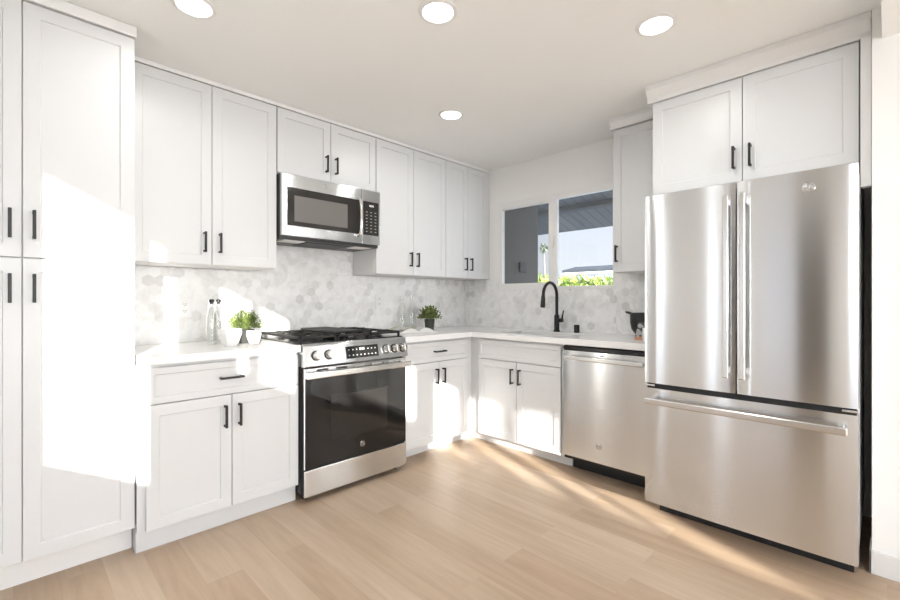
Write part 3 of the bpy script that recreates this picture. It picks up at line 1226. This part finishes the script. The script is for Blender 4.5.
# ------------------------------------------------------------------ refrigerator
FX, FYL, FYR = 2.40, 0.920, 0.081
FW = FYL - FYR
fr = thing('refrigerator', 'tall stainless french-door refrigerator with bottom freezer drawer', 'refrigerator', (FX, FYL, 0), RB)
mb = MB()
mb.bbox(0.004, FW - 0.004, 0.075, 0.80, 0.102, 1.735, 0.006)
mb.build('refrigerator_case', M['fridge_case'], fr)
mb = MB()
mb.box(0.02, FW - 0.02, 0.16, 0.20, 0.0, 0.1015)
mb.build('base_grille', M['gasket'], fr)
for xx in (0.05, FW - 0.05):
    mb = MB()
    mb.lathe([(0, 0), (0.022, 0), (0.022, 0.015), (0.012, 0.02), (0.012, 0.102), (0, 0.102)], xx, 0.26, 16)
    mb.build('foot', M['gasket'], fr)


def curved_door(x0, x1, z0, z1, th, bulge, n=14):
    """door slab whose front is slightly crowned across its width"""
    m_ = MB()
    pts = []
    w_ = x1 - x0
    for k in range(n + 1):
        u = k / n
        e = min(u, 1 - u) * w_
        edge = 0.003 * (1 - min(1, e / 0.004)) ** 2
        pts.append((x0 + u * w_, -bulge * (1 - (2 * u - 1) ** 2) + edge))
    pts = pts + [(x1, th), (x0, th)]
    m_.prism(pts, 'z', z0, z1)
    return m_


fs_ = FW / 2
for x0, x1 in ((0.0, fs_ - 0.003), (fs_ + 0.003, FW)):
    lft = x0 == 0.0
    d = curved_door(x0, x1, 0.735, 1.728, 0.068, 0.0028).build('fridge_door', M['steel'], fr, smooth=True)
    hx = x1 - 0.030 if lft else x0 + 0.030
    mb = MB()
    mb.bbox(hx - 0.012, hx + 0.012, -0.058, -0.044, 0.81, 1.665, 0.005, 3)
    for zz in (0.83, 1.62):
        mb.bbox(hx - 0.009, hx + 0.009, -0.046, 0.004, zz, zz + 0.03, 0.003)
    mb.build('handle', M['steel_plain'], d)
    if not lft:
        emblem(d, FW - 0.155, 1.655, -0.0024, 0.021, M['steel_plain'])
    mb = MB()
    hxx = 0.045 if lft else FW - 0.045
    mb.bbox(hxx - 0.03, hxx + 0.03, 0.08, 0.15, 1.735, 1.748, 0.004)
    mb.build('hinge_cover', M['case'], fr)
d = curved_door(0.0, FW, 0.10, 0.708, 0.068, 0.003).build('freezer_drawer', M['steel'], fr, smooth=True)
mb = MB()
mb.bbox(0.02, FW - 0.03, -0.062, -0.046, 0.632, 0.664, 0.006, 3)
for xx in (0.03, FW - 0.065):
    mb.bbox(xx, xx + 0.025, -0.05, 0.004, 0.636, 0.660, 0.004)
mb.build('handle', M['steel_plain'], d)
mb = MB()
mb.box(0.006, FW - 0.006, 0.02, 0.078, 0.706, 0.737)
mb.build('door_gasket', M['gasket'], fr)
for xx in (0.0, FW - 0.05):
    mb = MB()
    mb.bbox(xx, xx + 0.05, 0.004, 0.03, 0.717, 0.727, 0.002)
    mb.build('hinge', M['steel_plain'], fr)

# ------------------------------------------------------------------ ceiling lights
spots = [(0.546, 2.089, 'round recessed ceiling light near the tall pantry'),
         (1.308, 1.382, 'round recessed ceiling light in the middle of the kitchen ceiling'),
         (2.073, 0.745, 'round recessed ceiling light nearest the refrigerator'),
         (2.096, 2.086, 'round recessed ceiling light farthest back near the corner cabinets')]
proto = None
for x, y, lab in spots:
    if proto is None:
        t = thing('ceiling_light', lab, 'ceiling light', (x, y, CEIL), 0, 'recessed ceiling lights')
        mb = MB()
        mb.lathe([(0.066, -0.004), (0.070, -0.008), (0.084, -0.004), (0.086, -0.0005), (0.066, -0.0005)], 0, 0, 36)
        mb.build('trim_ring', M['trim'], t, smooth=True)
        mb = MB()
        mb.lathe([(0, -0.006), (0.060, -0.006), (0.0665, -0.004), (0.0665, -0.001), (0, -0.001)], 0, 0, 36)
        mb.build('lens', M['lens'], t, smooth=True)
        proto = t
    else:
        t = copy_tree(proto)
        t.location = (x, y, CEIL)
        t['label'] = lab
    ld = bpy.data.lights.new('lamp', 'AREA')
    ld.shape = 'DISK'
    ld.size = 0.13
    ld.energy = LAMP_W
    ld.color = LAMP_COL
    ld.spread = math.radians(168)
    lo = bpy.data.objects.new('lamp', ld)
    C.objects.link(lo)
    lo.location = (x, y, CEIL - 0.010)

# ------------------------------------------------------------------ outlets


def outlet(label, loc, rz, toggle=False):
    t = thing('outlet_plate' if not toggle else 'switch_plate', label, 'outlet' if not toggle else 'switch', loc, rz)
    m_ = MB()
    m_.bbox(-0.037, 0.037, -0.006, 0.0, -0.06, 0.06, 0.002)
    p = m_.build('cover_plate', M['plastic'], t)
    m_ = MB()
    m_.bbox(-0.018, 0.018, -0.008, -0.004, -0.036, 0.036, 0.001, 1)
    r_ = m_.build('receptacle', M['plastic'], t)
    if toggle:
        m_ = MB()
        m_.bbox(-0.012, 0.012, -0.012, -0.007, -0.028, 0.028, 0.002, 1)
        m_.build('rocker', M['plastic'], r_)
    else:
        for zz in (-0.02, 0.02):
            for xa, xb, za, zb in ((-0.007, -0.0048, -0.004, 0.005), (0.005, 0.0072, -0.004, 0.005), (-0.002, 0.002, -0.011, -0.007)):
                m_ = MB()
                m_.box(xa, xb, -0.0086, -0.0075, zz + za, zz + zb)
                m_.build('slot', M['slot'], r_)
    return t


outlet('white outlet plate on the tile left of the glass bottles with stoppers', (0.745, WA - BT - 0.0013, 1.13), 0)
outlet('white outlet plate on the tile just right of the range', (2.197, WA - BT - 0.0013, 1.165), 0)
outlet('white switch plate on the tile left of the window', (WB - BT - 0.0013, 2.85, 1.165), RB, True)

# ------------------------------------------------------------------ things on the counters


def faceted_pot(label, x, y, R, h, n=6, rot=0.3):
    t = thing('faceted_planter', label, 'pot', (x, y, CT))
    m_ = MB()
    m_.lathe([(0, 0), (R * 0.55, 0), (R * 0.72, h * 0.18)], 0, 0, n, rot)
    m_.lathe([(R * 0.72, h * 0.18), (R, h * 0.72), (R * 0.96, h), (R * 0.86, h), (R * 0.82, h * 0.6), (0, h * 0.55)], 0, 0, n, rot)
    bmesh.ops.remove_doubles(m_.bm, verts=m_.bm.verts, dist=1e-5)
    m_.build('planter_bowl', M['pot_white'], t, bevel=0.002)
    return t


faceted_pot('white faceted ceramic pot in front of the stoppered bottles', 0.867, 2.63, 0.064, 0.098, 7, 0.5)
faceted_pot('white faceted ceramic pot beside the range, right of the herb', 1.0, 2.625, 0.043, 0.082, 7, 0.1)


def leafy(m_, c, rx, rz_, n, size, up=0.5, thin=0.45):
    for _ in range(n):
        a = random.uniform(0, 2 * PI)
        e = math.acos(random.uniform(0.0 if up > 0 else -1, 1))
        rr = random.uniform(0.45, 1.0)
        d = Vector((math.sin(e) * math.cos(a), math.sin(e) * math.sin(a), math.cos(e)))
        p = Vector(c) + Vector((d.x * rx * rr, d.y * rx * rr, d.z * rz_ * rr))
        out = (d + Vector((random.gauss(0, .5), random.gauss(0, .5), up + random.gauss(0, .4)))).normalized()
        side = out.cross(Vector((random.gauss(0, 1), random.gauss(0, 1), random.gauss(0, 1)))).normalized()
        nn = out.cross(side)
        s = size * random.uniform(0.6, 1.2)
        w = s * thin
        v = [m_.bm.verts.new(q) for q in (p, p + out * s * .45 + side * w * .5 + nn * s * .06, p + out * s, p + out * s * .45 - side * w * .5 + nn * s * .06)]
        m_.bm.faces.new(v)


def stems(m_, c, top, rx, n, r=0.0009):
    for _ in range(n):
        a = random.uniform(0, 2 * PI)
        q = random.uniform(0.2, 0.95)
        e = Vector(c) + Vector((rx * q * math.cos(a), rx * q * math.sin(a), top * random.uniform(0.5, 1)))
        s = Vector(c) + Vector((rx * 0.2 * math.cos(a), rx * 0.2 * math.sin(a), 0))
        m_.tube([s, s.lerp(e, 0.5) + Vector((0, 0, top * .12)), e], r, 4)


def potted(label, x, y, pr, ph, square, foliage_mat, frx, frz, n, size, thin):
    t = thing('potted_plant', label, 'plant', (x, y, CT))
    m_ = MB()
    nn = 4 if square else 24
    k = 1.3 if square else 1
    m_.lathe([(0, 0), (pr * .78 * k, 0), (pr * k, ph), (pr * .9 * k, ph), (pr * .86 * k, ph - 0.012), (0, ph - 0.012)], 0, 0, nn, PI / 4)
    m_.build('pot', M['pot_dark'], t, smooth=not square, bevel=0.002 if square else 0)
    m_ = MB()
    m_.lathe([(0, ph - 0.008), (pr * .84, ph - 0.0115), (pr * .84, ph - 0.0121), (0, ph - 0.0121)], 0, 0, 16)
    m_.build('soil', M['soil'], t)
    m_ = MB()
    stems(m_, (0, 0, ph - 0.01), frz, frx, 60)
    m_.build('stems', foliage_mat, t)
    m_ = MB()
    leafy(m_, (0, 0, ph + 0.004), frx, frz, n, size, 0.5, thin)
    m_.build('leaves', foliage_mat, t)
    return t


potted('bright green feathery herb in a dark pot between two white pots', 0.992, 2.748, 0.045, 0.085, True, M['herb'], 0.096, 0.112, 1500, 0.018, 0.35)
potted('olive green leafy plant in a tapered charcoal pot near the corner', 2.55, 2.80, 0.046, 0.095, False, M['bush'], 0.095, 0.10, 650, 0.026, 0.5)


def bottle(name, label, x, y, prof, stopper, group=None):
    t = thing(name, label, 'bottle', (x, y, CT), 0, group)
    m_ = MB()
    inner = [(max(0, r - 0.0025), z + (0.004 if i == 0 else 0)) for i, (r, z) in enumerate(prof[1:])]
    m_.lathe(prof + inner[::-1][:-1] + [(inner[0][0], 0.006), (0, 0.006)], 0, 0, 24)
    m_.build('bottle_glass', M['glass'], t, smooth=True)
    if stopper:
        zt = prof[-1][1]
        m_ = MB()
        m_.lathe([(0, zt - 0.008), (0.008, zt - 0.008), (0.009, zt + 0.001), (0.014, zt + 0.002), (0.014, zt + 0.016), (0.006, zt + 0.02), (0, zt + 0.02)], 0, 0, 16)
        m_.build('stopper', M['black'], t, smooth=True)
        m_ = MB()
        m_.tube([(0.016, 0, zt - 0.045), (0.0165, 0, zt - 0.01), (0.013, 0, zt + 0.010)], 0.0018, 6)
        m_.tube([(-0.016, 0, zt - 0.045), (-0.0165, 0, zt - 0.01), (-0.013, 0, zt + 0.010)], 0.0018, 6)
        m_.build('wire_clasp', M['steel_plain'], t)
    return t


pr1 = [(0, 0), (0.026, 0), (0.029, 0.004), (0.029, 0.165), (0.026, 0.18), (0.0145, 0.205), (0.0135, 0.238), (0.0145, 0.245)]
bottle('stoppered_bottle', 'clear glass bottle with black stopper, the left one beside the white pot', 0.813, 2.765, pr1, True, 'stoppered glass bottles')
bottle('stoppered_bottle', 'clear glass bottle with black stopper, the right one behind the white pot', 0.872, 2.838, pr1, True, 'stoppered glass bottles')
pr2 = [(0, 0), (0.038, 0), (0.042, 0.006), (0.042, 0.14), (0.036, 0.175), (0.018, 0.225), (0.0145, 0.25), (0.0145, 0.288)]
pr3 = [(0, 0), (0.038, 0), (0.042, 0.006), (0.042, 0.15), (0.037, 0.185), (0.017, 0.235), (0.0145, 0.27), (0.0145, 0.305)]
bottle('glass_bottle', 'empty clear glass bottle behind the open magazine, the shorter left one', 2.375, 2.965, pr2, False, 'clear bottles behind the magazine')
bottle('glass_bottle', 'empty clear glass bottle behind the open magazine, taller and nearer the plant', 2.475, 2.955, pr3, False, 'clear bottles behind the magazine')

# open magazine
mg = thing('open_magazine', 'open magazine lying on the counter right of the range', 'magazine', (2.30, 2.76, CT), math.radians(-8))


def leaf_curve(sgn, lift):
    pts = []
    for k in range(11):
        u = k / 10
        pts.append((sgn * 0.185 * u, 0.004 + lift * math.sin(PI * min(1, u * 1.15)) * (1 - 0.4 * u) + 0.004 * (1 - u)))
    return pts


for sgn in (-1, 1):
    mb = MB()
    cv = leaf_curve(sgn, 0.036)
    mb.prism(cv + [(sgn * 0.185, 0.0005), (0, 0.0005)], 'y', -0.125, 0.125)
    pg = mb.build('page_block', M['paper'], mg, smooth=True)
    mb = MB()
    up_ = [(x, z + 0.0012) for x, z in cv]
    mb.prism(up_ + [(x, z - 0.0003) for x, z in up_[::-1]], 'y', -0.118, 0.118)
    mb.build('printed_page', M['page'], pg, smooth=True)

# black pot and card by the fridge
bp = thing('black_pot', 'black round-bottomed cast iron pot with a lug handle beside the refrigerator', 'pot', (3.11, 1.168, CT))
mb = MB()
mb.lathe([(0, 0), (0.055, 0), (0.075, 0.010), (0.108, 0.055), (0.117, 0.10), (0.118, 0.168), (0.112, 0.17), (0.110, 0.11), (0.098, 0.062), (0.07, 0.02), (0, 0.016)], 0, 0, 36)
mb.build('pot_body', M['iron'], bp, smooth=True)
for sg in (1, -1):
    mb = MB()
    mb.tube([(-0.02, sg * 0.112, 0.162), (-0.02, sg * 0.145, 0.172), (0.0, sg * 0.158, 0.175), (0.02, sg * 0.145, 0.172), (0.02, sg * 0.112, 0.162)], 0.006, 8)
    mb.build('lug_handle', M['iron'], bp, smooth=True)
cd = thing('picture_card', 'small patterned card with orange lower edge leaning before the black pot', 'card', (2.90, 1.130, CT + 0.0005), RB + math.radians(20))
mb = MB()
mb.prism([(-0.045, 0.0), (0.02, 0.0), (0.045, 0.115), (-0.02, 0.12)], 'y', 0.0, 0.004)
cf = mb.build('card_front', M['card'], cd)
cf.rotation_euler = (math.radians(-14), 0, 0)
mb = MB()
mb.prism([(0.004, 0.0), (0.062, 0.0), (0.033, 0.105)], 'x', 0.0, 0.003)
mb.build('easel_back', M['paper'], cd)
wb_ = thing('salt_cellar', 'small white canister standing between the card and the refrigerator', 'canister', (2.835, 1.066, CT))
mb = MB()
mb.lathe([(0, 0), (0.03, 0), (0.033, 0.004), (0.033, 0.07), (0.031, 0.074), (0, 0.074)], 0, 0, 24)
mb.build('canister_body', M['pot_white'], wb_, smooth=True)
mb = MB()
mb.lathe([(0, 0.0742), (0.034, 0.0742), (0.034, 0.082), (0.01, 0.086), (0.008, 0.094), (0, 0.095)], 0, 0, 24)
mb.build('lid', M['pot_white'], wb_, smooth=True)

# ------------------------------------------------------------------ outdoors seen through the window
hg = thing('hedge', 'sunlit yellow-green hedge seen low through the right window pane', 'hedge', (8.2, 4.6, -0.12))
mb = MB()
for k in range(26):
    leafy(mb, (random.uniform(-0.25, 0.25), -2.6 + k * 0.22, 1.3 + random.uniform(-0.04, 0.04)), 0.4, 0.46, 230, 0.11, 0.3, 0.6)
mb.build('foliage', M['hedge'], hg)
mb = MB()
for k in range(14):
    mb.tube([(0, -2.5 + k * 0.4, 0), (0.03, -2.45 + k * 0.4, 0.6), (-0.03, -2.5 + k * 0.4, 1.3)], [0.03, 0.025, 0.012], 6)
mb.build('branches', M['trunk'], hg)
sb_ = thing('shrub', 'pale green shrub seen low beyond the left window pane', 'shrub', (9.6, 6.55, -0.12))
mb = MB()
leafy(mb, (0, 0, 1.2), 0.5, 0.75, 1100, 0.13, 0.3, 0.5)
mb.build('foliage', M['hedge'], sb_)
mb = MB()
mb.tube([(0, 0, 0), (0.02, 0, 0.7), (-0.02, 0, 1.5)], [0.04, 0.03, 0.015], 6)
mb.build('stem', M['trunk'], sb_)
nh = thing('neighbouring_house', 'low neighbouring building with a grey flat roof beyond the hedge', 'building', (18, 7.8, -0.12))
mb = MB()
mb.box(0, 6, -5.6, 1.9, 0, 2.5)
mb.build('wall', M['fascia'], nh)
mb = MB()
mb.prism([(-0.6, 2.46), (-0.6, 2.62), (0.6, 2.84), (6.4, 2.84), (6.4, 2.46)], 'y', -6, 2.5)
mb.build('roof', M['roofgrey'], nh)
mb = MB()
mb.box(-0.63, -0.6, -6, 2.5, 2.42, 2.50)
mb.build('fascia', M['fascia'], nh)
pt = thing('palm_tree', 'slim distant palm tree against the sky in the left window pane', 'palm tree', (21.5, 13.85, -0.12))
mb = MB()
mb.tube([(0, 0, 0), (0.05, 0, 2), (0.0, 0.05, 4.3)], [0.11, 0.07, 0.05], 10)
mb.build('trunk', M['trunk'], pt, smooth=True)
mb = MB()
for k in range(44):
    a = random.uniform(0, 2 * PI)
    e = random.uniform(-0.9, 1.2)
    L_ = random.uniform(0.3, 0.48)
    d = Vector((math.cos(a) * math.cos(e), math.sin(a) * math.cos(e), math.sin(e)))
    p0 = Vector((0, 0.05, 4.3))
    sd_ = d.cross(Vector((0, 0, 1))).normalized()
    p1 = p0 + d * L_ * 0.6
    p2 = p0 + d * L_ - Vector((0, 0, 0.14))
    v = [mb.bm.verts.new(q) for q in (p0, p1 + sd_ * 0.05, p2, p1 - sd_ * 0.05)]
    mb.bm.faces.new(v)
mb.build('fronds', M['palm'], pt)
